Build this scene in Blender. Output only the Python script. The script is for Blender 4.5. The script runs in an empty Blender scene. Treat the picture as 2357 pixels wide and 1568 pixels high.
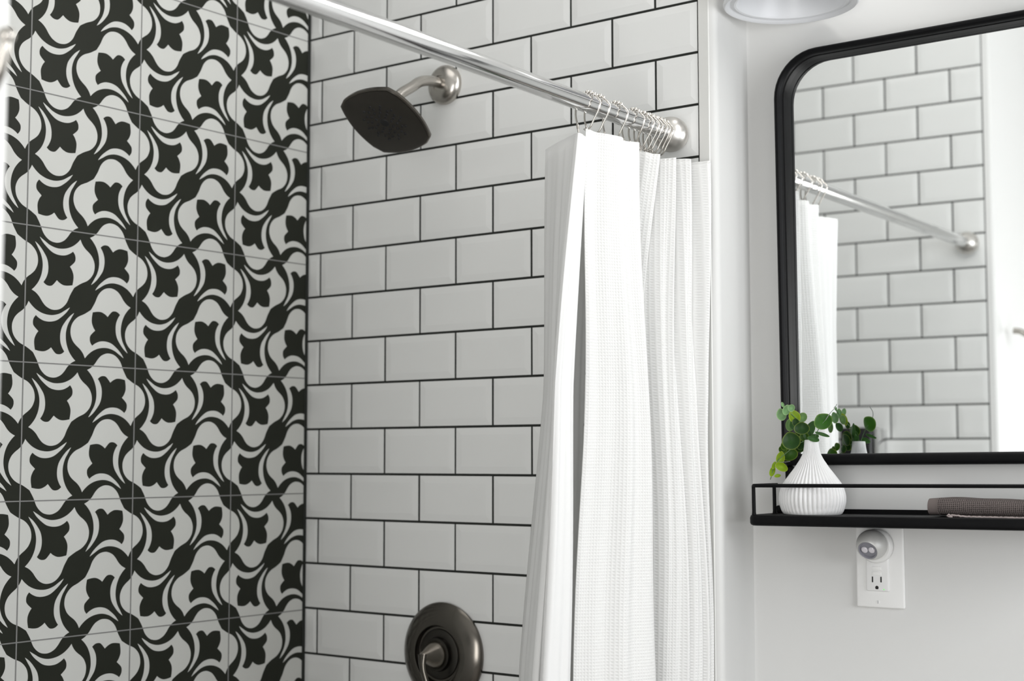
import bpy, bmesh, math, random
from mathutils import Vector, Matrix
random.seed(7)
SC = bpy.context.scene
COL = SC.collection
V = Vector
PI = math.pi

# ------------------------------------------------------------------ materials
def new_mat(name):
    m = bpy.data.materials.new(name); m.use_nodes = True
    nt = m.node_tree
    return m, nt, nt.nodes['Principled BSDF']

def mat(name, col, rough=.5, metal=0., spec=.5, coat=0., bump=None, var=None, sss=0., trans=0.):
    """bump=(scale, strength, dist); var=(scale, amount) subtle procedural colour variation"""
    m, nt, b = new_mat(name)
    b.inputs['Base Color'].default_value = (*col, 1)
    b.inputs['Roughness'].default_value = rough
    b.inputs['Metallic'].default_value = metal
    b.inputs['Specular IOR Level'].default_value = spec
    b.inputs['Coat Weight'].default_value = coat
    b.inputs['Coat Roughness'].default_value = .08
    if trans: b.inputs['Transmission Weight'].default_value = trans
    tc = nt.nodes.new('ShaderNodeTexCoord')
    if var:
        n = nt.nodes.new('ShaderNodeTexNoise'); n.inputs['Scale'].default_value = var[0]; n.inputs['Detail'].default_value = 4
        nt.links.new(tc.outputs['Object'], n.inputs['Vector'])
        r = nt.nodes.new('ShaderNodeMapRange'); r.inputs['To Min'].default_value = 1 - var[1]; r.inputs['To Max'].default_value = 1 + var[1]
        nt.links.new(n.outputs['Fac'], r.inputs['Value'])
        mx = nt.nodes.new('ShaderNodeVectorMath'); mx.operation = 'SCALE'; mx.inputs[0].default_value = col
        nt.links.new(r.outputs['Result'], mx.inputs['Scale']); nt.links.new(mx.outputs['Vector'], b.inputs['Base Color'])
    if bump:
        n = nt.nodes.new('ShaderNodeTexNoise'); n.inputs['Scale'].default_value = bump[0]; n.inputs['Detail'].default_value = 3
        nt.links.new(tc.outputs['Object'], n.inputs['Vector'])
        bp = nt.nodes.new('ShaderNodeBump'); bp.inputs['Strength'].default_value = bump[1]; bp.inputs['Distance'].default_value = bump[2]
        nt.links.new(n.outputs['Fac'], bp.inputs['Height']); nt.links.new(bp.outputs['Normal'], b.inputs['Normal'])
    return m

M = {}
M['tile'] = mat('white_glazed_tile', (.76, .765, .755), .22, spec=.45, bump=(9, .05, .004), var=(5, .02))
M['grout'] = mat('black_grout', (.012, .014, .011), .85, var=(60, .2))
M['pat_light'] = mat('grey_patterned_tile', (.63, .635, .61), .40, spec=.3, var=(7, .02))
M['pat_dark'] = mat('charcoal_patterned_tile', (.022, .024, .018), .42, spec=.12, var=(9, .08))
M['pat_grout'] = mat('grey_grout', (.22, .22, .215), .8, var=(70, .1))
M['paint'] = mat('white_wall_paint', (.61, .61, .60), .6, spec=.3, bump=(160, .06, .001), var=(3, .015))
M['paint2'] = mat('bright_white_paint', (.76, .76, .75), .5, spec=.3, bump=(160, .06, .001), var=(3, .015))
M['trim'] = mat('white_trim_paint', (.66, .66, .64), .45, spec=.4, var=(4, .02))
M['ceil'] = mat('ceiling_paint', (.80, .80, .79), .8, var=(3, .01))
M['floor'] = mat('grey_floor_vinyl', (.22, .20, .18), .45, var=(12, .2))
M['chrome'] = mat('polished_chrome', (.72, .72, .72), .10, 1., var=(40, .03))
M['nickel'] = mat('brushed_nickel', (.50, .475, .44), .27, 1., var=(30, .06))
M['nickel_dark'] = mat('dark_nickel', (.15, .138, .122), .22, 1., var=(30, .10))
M['nozzle'] = mat('black_rubber', (.006, .006, .007), .6, var=(30, .1))
M['face'] = mat('dark_spray_plate', (.05, .045, .038), .42, .6, var=(40, .15))
M['ringmetal'] = mat('satin_ring_steel', (.68, .65, .61), .17, 1., var=(60, .05))
M['flange'] = mat('satin_nickel', (.62, .60, .57), .36, 1., var=(30, .04))
M['bronze'] = mat('warm_dark_nickel', (.25, .225, .195), .24, 1., var=(40, .12))
M['black'] = mat('black_powder_coat', (.0035, .0035, .004), .45, spec=.10, var=(40, .25), bump=(300, .05, .0005))
M['plastic'] = mat('white_plastic', (.80, .80, .79), .35, spec=.45, var=(10, .01))
M['plastic_in'] = mat('white_plastic_inset', (.77, .77, .765), .32, spec=.45, var=(10, .01))
M['slot'] = mat('black_slot', (.004, .004, .004), .7, var=(10, .1))
M['satin'] = mat('satin_silver_plastic', (.60, .60, .585), .48, .35, var=(20, .03))
M['lensrim'] = mat('grey_lens_rim', (.22, .22, .25), .3, var=(20, .05))
M['lens'] = mat('clear_lens', (.66, .64, .68), .12, spec=.7, var=(60, .05))
M['vase'] = mat('white_ceramic', (.62, .62, .62), .42, spec=.35, var=(12, .015))
M['glassshade'] = mat('frosted_white_glass', (.72, .73, .75), .34, spec=.4, coat=.0, var=(10, .01))
M['boxblack'] = mat('black_gloss_plastic', (.006, .006, .007), .25, var=(20, .2))
M['stem'] = mat('green_stem', (.07, .14, .05), .5, var=(80, .2))
M['stem_grey'] = mat('grey_green_stem', (.20, .22, .20), .5, var=(80, .15))

# mirror
m, nt, b = new_mat('mirror_silver'); b.inputs['Base Color'].default_value = (.93, .945, .945, 1); b.inputs['Metallic'].default_value = 1; b.inputs['Roughness'].default_value = .0
M['mirror'] = m
# led
m, nt, b = new_mat('green_led'); b.inputs['Base Color'].default_value = (.1, .6, .1, 1); b.inputs['Emission Color'].default_value = (.15, 1, .15, 1); b.inputs['Emission Strength'].default_value = .6
M['led'] = m

def fabric(name, col, cell, strength, trans, dist=.0012, colmod=None):
    m, nt, b = new_mat(name)
    b.inputs['Base Color'].default_value = (*col, 1); b.inputs['Roughness'].default_value = .9; b.inputs['Specular IOR Level'].default_value = .15
    uv = nt.nodes.new('ShaderNodeTexCoord')
    sep = nt.nodes.new('ShaderNodeSeparateXYZ'); nt.links.new(uv.outputs['UV'], sep.inputs['Vector'])
    hs = []
    for ax in ('X', 'Y'):
        mu = nt.nodes.new('ShaderNodeMath'); mu.operation = 'MULTIPLY'; mu.inputs[1].default_value = 2 * PI / cell
        nt.links.new(sep.outputs[ax], mu.inputs[0])
        c = nt.nodes.new('ShaderNodeMath'); c.operation = 'COSINE'; nt.links.new(mu.outputs[0], c.inputs[0]); hs.append(c)
    mx = nt.nodes.new('ShaderNodeMath'); mx.operation = 'MAXIMUM'
    nt.links.new(hs[0].outputs[0], mx.inputs[0]); nt.links.new(hs[1].outputs[0], mx.inputs[1])
    bp = nt.nodes.new('ShaderNodeBump'); bp.inputs['Strength'].default_value = strength; bp.inputs['Distance'].default_value = dist
    nt.links.new(mx.outputs[0], bp.inputs['Height']); nt.links.new(bp.outputs['Normal'], b.inputs['Normal'])
    if colmod:
        no = nt.nodes.new('ShaderNodeTexNoise'); no.inputs['Scale'].default_value = 900; nt.links.new(uv.outputs['UV'], no.inputs['Vector'])
        ad = nt.nodes.new('ShaderNodeMath'); ad.operation = 'MULTIPLY_ADD'; ad.inputs[1].default_value = .28
        nt.links.new(mx.outputs[0], ad.inputs[0]); nt.links.new(no.outputs['Fac'], ad.inputs[2])
        rp = nt.nodes.new('ShaderNodeValToRGB'); rp.color_ramp.elements[0].position = .25; rp.color_ramp.elements[1].position = .80
        rp.color_ramp.elements[0].color = (*[c * colmod[0] for c in col], 1); rp.color_ramp.elements[1].color = (*[c * colmod[1] for c in col], 1)
        nt.links.new(ad.outputs[0], rp.inputs[0]); nt.links.new(rp.outputs[0], b.inputs['Base Color'])
    tr = nt.nodes.new('ShaderNodeBsdfTranslucent'); tr.inputs['Color'].default_value = (*[min(1, c * 1.02) for c in col], 1)
    ms = nt.nodes.new('ShaderNodeMixShader'); ms.inputs[0].default_value = trans
    out = nt.nodes['Material Output']
    nt.links.new(b.outputs[0], ms.inputs[1]); nt.links.new(tr.outputs[0], ms.inputs[2]); nt.links.new(ms.outputs[0], out.inputs[0])
    return m
M['waffle'] = fabric('white_waffle_cotton', (.83, .83, .82), .0042, .42, .20, .0009)
M['liner'] = fabric('white_liner_cloth', (.88, .88, .875), .004, .05, .30, .0002)
M['towel'] = fabric('taupe_terry', (.115, .097, .092), .0026, 1.0, .05, .0016, (.35, 2.1))
M['towel_hem'] = fabric('taupe_hem', (.14, .118, .112), .0012, .3, .05, .0005)
M['towel_edge'] = fabric('pale_towel_piping', (.42, .36, .35), .0012, .4, .05, .0005)

# leaf material: colour from attribute
m, nt, b = new_mat('variegated_leaf')
at = nt.nodes.new('ShaderNodeAttribute'); at.attribute_name = 'tint'
no = nt.nodes.new('ShaderNodeTexNoise'); no.inputs['Scale'].default_value = 260
mr = nt.nodes.new('ShaderNodeMapRange'); mr.inputs['To Min'].default_value = .8; mr.inputs['To Max'].default_value = 1.2
sc = nt.nodes.new('ShaderNodeVectorMath'); sc.operation = 'SCALE'
nt.links.new(no.outputs['Fac'], mr.inputs['Value']); nt.links.new(at.outputs['Color'], sc.inputs[0]); nt.links.new(mr.outputs['Result'], sc.inputs['Scale'])
nt.links.new(sc.outputs['Vector'], b.inputs['Base Color']); b.inputs['Roughness'].default_value = .42; b.inputs['Specular IOR Level'].default_value = .22
tr = nt.nodes.new('ShaderNodeBsdfTranslucent'); nt.links.new(sc.outputs['Vector'], tr.inputs['Color'])
ms = nt.nodes.new('ShaderNodeMixShader'); ms.inputs[0].default_value = .25
nt.links.new(b.outputs[0], ms.inputs[1]); nt.links.new(tr.outputs[0], ms.inputs[2]); nt.links.new(ms.outputs[0], nt.nodes['Material Output'].inputs[0])
M['leaf'] = m

# ------------------------------------------------------------------ helpers
def tag(o, label=None, cat=None, group=None, kind=None):
    if label: o['label'] = label
    if cat: o['category'] = cat
    if group: o['group'] = group
    if kind: o['kind'] = kind
    return o

def empty(name, loc=(0, 0, 0), rot=(0, 0, 0)):
    o = bpy.data.objects.new(name, None); COL.objects.link(o)
    o.location = loc; o.rotation_euler = rot; o.empty_display_size = .02
    return o

def obj(name, bm, mats, parent=None, smooth=False, angle=None, M4=None):
    if M4 is not None: bm.transform(M4)
    me = bpy.data.meshes.new(name); bm.to_mesh(me); bm.free()
    if not isinstance(mats, (list, tuple)): mats = [mats]
    for mm in mats: me.materials.append(mm)
    if smooth:
        for p in me.polygons: p.use_smooth = True
        if angle is not None and hasattr(me, 'set_sharp_from_angle'): me.set_sharp_from_angle(angle=math.radians(angle))
    o = bpy.data.objects.new(name, me); COL.objects.link(o)
    if parent is not None: o.parent = parent
    return o

def cr(pts, n=6, closed=False):
    """Catmull-Rom through points"""
    P = [V(p) for p in pts]; N = len(P); out = []
    rng = N if closed else N - 1
    for i in range(rng):
        if closed: a, b_, c, d = P[(i - 1) % N], P[i], P[(i + 1) % N], P[(i + 2) % N]
        else: a, b_, c, d = P[max(i - 1, 0)], P[i], P[i + 1], P[min(i + 2, N - 1)]
        for k in range(n):
            t = k / n
            out.append(.5 * (2 * b_ + (c - a) * t + (2 * a - 5 * b_ + 4 * c - d) * t * t + (3 * b_ - a - 3 * c + d) * t ** 3))
    if not closed: out.append(P[-1].copy())
    return out

def tube(bm, pts, r, n=12, closed=False, ry=None, up=None, mi=0):
    """sweep a round (or elliptic r x ry) section; r may be a list"""
    P = [V(p) for p in pts]; N = len(P); rings = []
    T = []
    for i in range(N):
        if closed: t = P[(i + 1) % N] - P[(i - 1) % N]
        else: t = P[min(i + 1, N - 1)] - P[max(i - 1, 0)]
        T.append(t.normalized())
    if up is None:
        a = V((0, 0, 1)) if abs(T[0].z) < .9 else V((1, 0, 0))
        nrm = T[0].cross(a).normalized()
    else: nrm = V(up)
    for i in range(N):
        if up is None:
            if i: 
                q = T[i - 1].rotation_difference(T[i]); nrm = q @ nrm
        else: nrm = (V(up) - T[i] * V(up).dot(T[i])).normalized()
        bn = T[i].cross(nrm).normalized()
        rr = r[i] if isinstance(r, (list, tuple)) else r
        r2 = rr if ry is None else ry
        rings.append([bm.verts.new(P[i] + nrm * rr * math.cos(2 * PI * k / n) + bn * r2 * math.sin(2 * PI * k / n)) for k in range(n)])
    for i in range(N if closed else N - 1):
        A, B = rings[i], rings[(i + 1) % N]
        for k in range(n):
            f = bm.faces.new((A[k], A[(k + 1) % n], B[(k + 1) % n], B[k])); f.material_index = mi
    if not closed:
        bm.faces.new(rings[0][::-1]).material_index = mi; bm.faces.new(rings[-1]).material_index = mi
    bmesh.ops.recalc_face_normals(bm, faces=bm.faces)
    return bm

def lathe(bm, prof, n=48, rib=None, mi=0):
    """profile (r, z) about +Z; rib(r,z,ang)->r"""
    rings = []
    for r, z in prof:
        if r < 1e-6: rings.append([bm.verts.new((0, 0, z))]); continue
        row = []
        for k in range(n):
            a = 2 * PI * k / n; rr = rib(r, z, a) if rib else r
            row.append(bm.verts.new((rr * math.cos(a), rr * math.sin(a), z)))
        rings.append(row)
    for A, B in zip(rings, rings[1:]):
        if len(A) == 1 and len(B) == 1: continue
        for k in range(n):
            if len(A) == 1: f = bm.faces.new((A[0], B[k], B[(k + 1) % n]))
            elif len(B) == 1: f = bm.faces.new((A[k], A[(k + 1) % n], B[0]))
            else: f = bm.faces.new((A[k], A[(k + 1) % n], B[(k + 1) % n], B[k]))
            f.material_index = mi
    bmesh.ops.recalc_face_normals(bm, faces=bm.faces)
    return bm

def box(bm, c, s, bev=0, seg=2, mi=0, M4=None):
    r = bmesh.ops.create_cube(bm, size=1, matrix=Matrix.LocRotScale(V(c), None, V(s)))
    vs = r['verts']; fs = list({f for v in vs for f in v.link_faces})
    for f in fs: f.material_index = mi
    if bev:
        es = list({e for v in vs for e in v.link_edges})
        bmesh.ops.bevel(bm, geom=es, offset=bev, segments=seg, profile=.5, affect='EDGES')
    return bm

def sphere(bm, c, r, u=16, v=10, sc=(1, 1, 1)):
    bmesh.ops.create_uvsphere(bm, u_segments=u, v_segments=v, radius=r, matrix=Matrix.Translation(V(c)) @ Matrix.Diagonal((*sc, 1)))
    return bm

def quad(bm, a, b_, c, d, mi=0):
    f = bm.faces.new([bm.verts.new(V(p)) for p in (a, b_, c, d)]); f.material_index = mi; return f

def axis_mat(origin, z_dir, x_hint=(1, 0, 0)):
    z = V(z_dir).normalized(); x = V(x_hint); x = (x - z * x.dot(z)).normalized(); y = z.cross(x)
    m4 = Matrix((( x.x, y.x, z.x, origin[0]), (x.y, y.y, z.y, origin[1]), (x.z, y.z, z.z, origin[2]), (0, 0, 0, 1)))
    return m4

ZF, ZC = -1.27, 1.30           # floor and ceiling heights
XE = .8085                     # tile edge
LY = -1.173                    # face of the opposite tiled wall
XR, YR = 2.62, -2.55           # room's far side walls

# ------------------------------------------------------------------ tiled walls
PH, PW, X0 = .0785, .156, .0311
def subway(name, ypos, sgn, zlo, zhi):
    """white bevelled running-bond tile on a plane y=ypos whose front looks along sgn*y"""
    rnd = random.Random(11 if sgn < 0 else 23)
    bm = bmesh.new(); g = .0020
    def P(x, o, z): return (x, ypos + sgn * o, z)
    fl = (lambda q: q) if sgn < 0 else (lambda q: q[::-1])
    def face(q, mi):
        f = bm.faces.new(fl([bm.verts.new(P(*c)) for c in q])); f.material_index = mi
    face([(0, -.0016, zlo), (XE, -.0016, zlo), (XE, -.0016, zhi), (0, -.0016, zhi)], 1)
    r0 = 10 - int(zhi / PH) - 1; r1 = 10 - int(zlo / PH) + 1
    for r in range(r0, r1):
        zt, zb = -(r - 10) * PH, -(r - 9) * PH
        zt, zb = min(zt, zhi), max(zb, zlo)
        if zt - zb < .01: continue
        off = .5 if r % 2 == 0 else 0.
        xs = [0.] + [X0 + (c + off) * PW for c in range(-1, 6) if .012 < X0 + (c + off) * PW < XE - .012] + [XE - .0002]
        for xa, xb in zip(xs, xs[1:]):
            j = rnd.uniform(-.0006, .0006)
            a, b_ = xa + (g if xa > 0 else .001), xb - (g if xb < XE - .001 else .0025) + j * .6
            c, d = zb + g, zt - g
            tx, tz, to = rnd.uniform(-.0035, .0035), rnd.uniform(-.0035, .0035), rnd.uniform(-.0002, .0002)
            xm, zm = (a + b_) / 2, (c + d) / 2
            def O(x, z, o): return (x, o + to + tx * (x - xm) + tz * (z - zm), z)
            bw = min(.0115, (b_ - a) * .22); bz = .0115
            base = [(a, -.002, c), (b_, -.002, c), (b_, -.002, d), (a, -.002, d)]
            lip = [O(a, c, -.0006), O(b_, c, -.0006), O(b_, d, -.0006), O(a, d, -.0006)]
            inn = [O(a + bw, c + bz, .0006), O(b_ - bw, c + bz, .0006), O(b_ - bw, d - bz, .0006), O(a + bw, d - bz, .0006)]
            B = [bm.verts.new(P(*q)) for q in base]; L = [bm.verts.new(P(*q)) for q in lip]; I = [bm.verts.new(P(*q)) for q in inn]
            for X, Y in ((B, L), (L, I)):
                for k in range(4): bm.faces.new(fl((X[k], X[(k + 1) % 4], Y[(k + 1) % 4], Y[k])))
            bm.faces.new(fl(I))
    return tag(obj(name, bm, [M['tile'], M['grout']]), kind='structure')
w = subway('wall_back', 0., -1, ZF, ZC)

# patterned wall ---------------------------------------------------------
CU = [(1.903, 1.0677), (1.8601, 1.0938), (1.8115, 1.1213), (1.7469, 1.1369), (1.6768, 1.1308), (1.6174, 1.1082), (1.5743, 1.0768), (1.5474, 1.0483), (1.5299, 1.0825), (1.5013, 1.1147), (1.4614, 1.1451), (1.4325, 1.1776), (1.4144, 1.2263), (1.4187, 1.2789), (1.4401, 1.3202), (1.4783, 1.3548), (1.5332, 1.3803), (1.5766, 1.4061)]
LI = [(1.9002, 1.074), (1.8756, 1.1059), (1.8376, 1.14), (1.7888, 1.1723), (1.7348, 1.1854), (1.6808, 1.1826), (1.6378, 1.1654), (1.6109, 1.1466), (1.5939, 1.1691), (1.5876, 1.196), (1.5951, 1.2253), (1.6352, 1.2626), (1.6182, 1.2852), (1.6036, 1.3199), (1.6026, 1.3569)]
def cell_uv(q): return ((2.016 - q[0]) * 2, (q[1] - .994) * 2)
def smooth_path(pts, sharp, n=4):
    out = []; s = [0] + [i for i in sharp] + [len(pts) - 1]
    for a, b_ in zip(s, s[1:]):
        seg = [(x, y, 0) for x, y in pts[a:b_ + 1]]
        c = cr(seg, n); out += [(v.x, v.y) for v in (c if b_ == len(pts) - 1 else c[:-1])]
    return out
oh = smooth_path([cell_uv(q) for q in CU] + [(.846, .846)], [7])
lh = smooth_path([cell_uv(q) for q in LI] + [(.812, .812)], [7, 11])
loop = oh + [(y, x) for x, y in oh[:-1][::-1]] + [(y, x) for x, y in lh] + lh[:-1][::-1]
from mathutils.geometry import tessellate_polygon
tris = tessellate_polygon([[V((x, y, 0)) for x, y in loop]])
PP, PY0, PZ0 = .2042, -.1765, .7818
bm = bmesh.new()
quad(bm, (0, 0, ZF), (0, 0, ZC), (0, LY, ZC), (0, LY, ZF), 1)
for ti in range(-1, 6):
    for tj in range(-2, 12):
        for kind in range(4):
            vs = []
            for u, v in loop:
                l, b_ = {0: (u / 2, v / 2), 1: (1 - u / 2, 1 - v / 2), 2: (.5 + u / 2, .5 - v / 2), 3: (.5 - u / 2, .5 + v / 2)}[kind]
                # tile ti spans y from PY0-ti*PP (right) to PY0-(ti+1)*PP (left); l runs left to right
                y = PY0 - (ti + 1 - l) * PP; z = PZ0 - (tj + b_) * PP
                vs.append((y, z))
            ys = [q[0] for q in vs]; zs = [q[1] for q in vs]
            if min(ys) > -.001 or max(ys) < LY or min(zs) > ZC or max(zs) < ZF: continue
            vv = [bm.verts.new((.0003, min(q[0], 0.), max(min(q[1], ZC), ZF))) for q in vs]
            for t in tris:
                try: f = bm.faces.new([vv[k] for k in t])
                except ValueError: continue
                f.normal_update()
                if f.normal.x < 0: f.normal_flip()
for ti in range(0, 6):
    y = PY0 - ti * PP
    quad(bm, (.0005, y + .0011, ZF), (.0005, y + .0011, ZC), (.0005, y - .0011, ZC), (.0005, y - .0011, ZF), 2)
for tj in range(-1, 12):
    z = PZ0 - tj * PP
    quad(bm, (.0006, 0, z - .0009), (.0006, 0, z + .0009), (.0006, LY, z + .0009), (.0006, LY, z - .0009), 2)
for f in bm.faces:
    f.normal_update()
    if f.normal.x < 0: f.normal_flip()
tag(obj('wall_left', bm, [M['pat_light'], M['pat_dark'], M['pat_grout']]), kind='structure')

bm = bmesh.new(); quad(bm, (.0007, -.0060, ZF), (.0007, -.0060, ZC), (.0030, -.0006, ZC), (.0030, -.0006, ZF))
bmesh.ops.recalc_face_normals(bm, faces=bm.faces)
tag(obj('trim_2', bm, M['grout']), kind='structure')

# opposite tiled wall: the end of a thick partition, its room side painted white
tag(subway('wall_front', LY, 1, ZF, ZC), kind='structure')
bm = bmesh.new()
XT = .8265
YB = LY - .52
pl = [(XE, LY - .0005), (XT - .006, LY - .0005), (XT - .0018, LY - .0022), (XT, LY - .006), (XT, YB), (0, YB)]
for (xa, ya), (xb, yb) in zip(pl, pl[1:]): quad(bm, (xa, ya, ZF), (xa, ya, ZC), (xb, yb, ZC), (xb, yb, ZF))
bmesh.ops.remove_doubles(bm, verts=bm.verts, dist=1e-5); bmesh.ops.recalc_face_normals(bm, faces=bm.faces)
tag(obj('wall_partition', bm, M['paint2']), kind='structure')

# ------------------------------------------------------------------ mirror wall (slightly out of square), with the return beside the tile
B = .0324
OW = V((.8105, .146, 0)); EX = V((math.cos(B), math.sin(B), 0)); EN = V((math.sin(B), -math.cos(B), 0))
def wp(u, d, z): return OW + EX * u + EN * d + V((0, 0, z))
bm = bmesh.new(); quad(bm, (XE, -.0012, ZF), (.8248, -.0012, ZF), (.8248, -.0012, ZC), (XE, -.0012, ZC))
quad(bm, (XE, .004, ZF), (XE, -.0012, ZF), (XE, -.0012, ZC), (XE, .004, ZC))
quad(bm, (.8248, -.0012, ZF), (.8262, .002, ZF), (.8262, .002, ZC), (.8248, -.0012, ZC))
tag(obj('trim_1', bm, M['trim']), kind='structure')
bm = bmesh.new()
pl = [(.8255, .0006), (.8300, .0022), (.8330, .0058), (.8338, .0105), (.8330, .016), (.8300, .030), (.8235, .070), (.8165, .110), (.8118, .137)]
end = OW + EX * ((XR - OW.x) / EX.x)
pl += [(OW.x + .0012, OW.y - .0022), (OW.x + .006, OW.y + .0001), (end.x, end.y)]
rows = [(bm.verts.new((x, y, ZF)), bm.verts.new((x, y, ZC))) for x, y in pl]
for (a, c), (b_, d) in zip(rows, rows[1:]): bm.faces.new((a, b_, d, c))
o = tag(obj('wall_right', bm, M['paint'], smooth=True, angle=50), kind='structure')

# rest of the room -------------------------------------------------------
bm = bmesh.new(); quad(bm, (0, .3, ZF), (XR, .3, ZF), (XR, YR, ZF), (0, YR, ZF)); tag(obj('floor', bm, M['floor']), kind='structure')
bm = bmesh.new(); quad(bm, (0, .3, ZC), (0, YR, ZC), (XR, YR, ZC), (XR, .3, ZC)); tag(obj('ceiling', bm, M['ceil']), kind='structure')
bm = bmesh.new()   # window wall with an opening
wy0, wy1, wz0, wz1 = -.95, .05, -.30, .85
ye = end.y
for (ya, yb, za, zb) in ((YR, wy0, ZF, ZC), (wy1, ye, ZF, ZC), (wy0, wy1, ZF, wz0), (wy0, wy1, wz1, ZC)):
    quad(bm, (XR, ya, za), (XR, ya, zb), (XR, yb, zb), (XR, yb, za))
tag(obj('wall_window_side', bm, M['paint']), kind='structure')
wr = empty('window_1', (XR, (wy0 + wy1) / 2, (wz0 + wz1) / 2)); tag(wr, kind='structure')
bm = bmesh.new(); hw, hz = (wy1 - wy0) / 2, (wz1 - wz0) / 2
for c, s in (((.03, 0, hz), (.09, 2 * hw + .1, .05)), ((.03, 0, -hz), (.09, 2 * hw + .1, .05)), ((.03, hw, 0), (.09, .05, 2 * hz)), ((.03, -hw, 0), (.09, .05, 2 * hz)), ((.03, 0, 0), (.04, 2 * hw, .03))): box(bm, c, s, .004)
obj('window_frame', bm, M['trim'], wr)
bm = bmesh.new()   # back wall with doorway
dx0, dx1, dzt = 1.25, 2.15, .77
for (xa, xb, za, zb) in ((0, dx0, ZF, ZC), (dx1, XR, ZF, ZC), (dx0, dx1, dzt, ZC)):
    quad(bm, (xa, YR, za), (xb, YR, za), (xb, YR, zb), (xa, YR, zb))
tag(obj('wall_rear', bm, M['paint']), kind='structure')
dr = empty('door_1', ((dx0 + dx1) / 2, YR, ZF)); tag(dr, kind='structure')
bm = bmesh.new(); hh = dzt - ZF
box(bm, (-(dx1 - dx0) / 2 - .03, 0, hh / 2), (.07, .06, hh), .004); box(bm, ((dx1 - dx0) / 2 + .03, 0, hh / 2), (.07, .06, hh), .004); box(bm, (0, 0, hh + .03), (dx1 - dx0 + .13, .06, .07), .004)
obj('door_frame', bm, M['trim'], dr)
bm = bmesh.new(); box(bm, (0, -.03, hh / 2), (dx1 - dx0 - .01, .035, hh - .01), .003)
for zc, zz in ((hh * .28, hh * .38), (hh * .73, hh * .40)):
    for xc in (-.21, .21): box(bm, (xc, -.011, zc), (.30, .008, zz), .004)
obj('door_panel', bm, M['trim'], dr)

# ------------------------------------------------------------------ curtain rod
RX = .7715
def rodz(y): return .5047 - .0172 * y
rod = empty('shower_curtain_rod', (RX, 0, rodz(0))); tag(rod, 'long polished chrome shower curtain rod running across the shower opening between tiled walls', 'curtain rod')
def rl(y, dx=0, dz=0): return V((dx, y, rodz(y) - rodz(0) + dz))
bm = bmesh.new(); tube(bm, [rl(y) for y in (-.012, -.3, -.6, -.9, LY + .012)], .0127, 32)
obj('rod_tube', bm, M['chrome'], rod, True, 60)
bell = [(0.0, .0472)] + [(.0262 * math.sin(math.radians(a)), .0210 + .0262 * math.cos(math.radians(a))) for a in range(6, 140, 6)] + [(.0150, .0012), (0, .0012)]
for sgn, yy in ((-1, 0), (1, LY)):
    bm = bmesh.new(); lathe(bm, bell, 40)
    obj('end_flange', bm, M['flange'], rod, True, 60, axis_mat(rl(yy), (0, sgn, 0)))

# ------------------------------------------------------------------ roller-bead rings
ring_y = [-.2400, -.2175, -.1720, -.1255, -.1040, -.0900, -.0785, -.0665, -.0560, -.0475]
ordinal = ['first', 'second', 'third', 'fourth', 'fifth', 'sixth', 'seventh', 'eighth', 'ninth', 'tenth']
RA = .0160
def ring_meshes():
    bm = bmesh.new()
    arc = [(RA * math.cos(math.radians(a)), 0, RA * math.sin(math.radians(a))) for a in range(40, 141, 10)]
    room = [(.0205, 0, .001), (.0202, 0, -.005), (.0160, 0, -.014), (.0095, 0, -.024), (.0055, 0, -.0310), (.0015, 0, -.0350), (-.003, 0, -.0360), (-.0060, 0, -.034)]
    tub = [(-.0175, 0, .002), (-.0195, 0, -.006), (-.0195, 0, -.016), (-.0170, 0, -.026), (-.0155, 0, -.037), (-.0145, 0, -.048), (-.0115, 0, -.0545), (-.0075, 0, -.054), (-.0055, 0, -.050)]
    tube(bm, cr(room[::-1] + arc + tub, 4), .00130, 10)
    wire = bpy.data.meshes.new('ring_wire')
    beadm = bmesh.new(); sphere(beadm, (0, 0, 0), .0031, 14, 10)
    sl = bmesh.new(); tube(sl, [(-.0171, 0, -.0255), (-.0164, 0, -.0285), (-.0159, 0, -.0325)], [.0017, .0021, .0017], 10)
    return bm, beadm, sl
wb, bb, sb = ring_meshes()
r0 = empty('curtain_ring', (RX, ring_y[0], rodz(ring_y[0])))
wo = obj('ring_wire', wb, M['ringmetal'], r0, True)
so = obj('clasp_sleeve', sb, M['nickel'], r0, True, 50)
bo = obj('roller_bead', bb, M['ringmetal'], r0, True)
angs = [46, 68, 90, 112, 134]
def bead_pos(a): return (RA * math.cos(math.radians(a)), 0, RA * math.sin(math.radians(a)))
bo.location = bead_pos(angs[0])
for a in angs[1:]:
    c = bo.copy(); COL.objects.link(c); c.parent = r0; c.location = bead_pos(a)
rings = [r0]
kids = list(r0.children)
for i in range(1, len(ring_y)):
    r = r0.copy(); COL.objects.link(r); r.location = (RX, ring_y[i], rodz(ring_y[i]))
    for k in kids:
        c = k.copy(); COL.objects.link(c); c.parent = r
    rings.append(r)
rr = random.Random(5)
for i, r in enumerate(rings):
    r.rotation_euler = (rr.uniform(-.05, .05), 0, rr.uniform(-.10, .10) if i else 0)
    if i == 0: lab = 'silver roller-bead curtain ring at the loose end of the curtain, first along the rod'
    elif i == len(rings) - 1: lab = 'silver roller-bead curtain ring touching the round rod flange at the tiled wall'
    else: lab = f'silver roller-bead curtain ring, {ordinal[i]} along the rod from the curtain\'s loose end'
    tag(r, lab, 'curtain ring', 'silver roller-bead rings on the shower rod')

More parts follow.
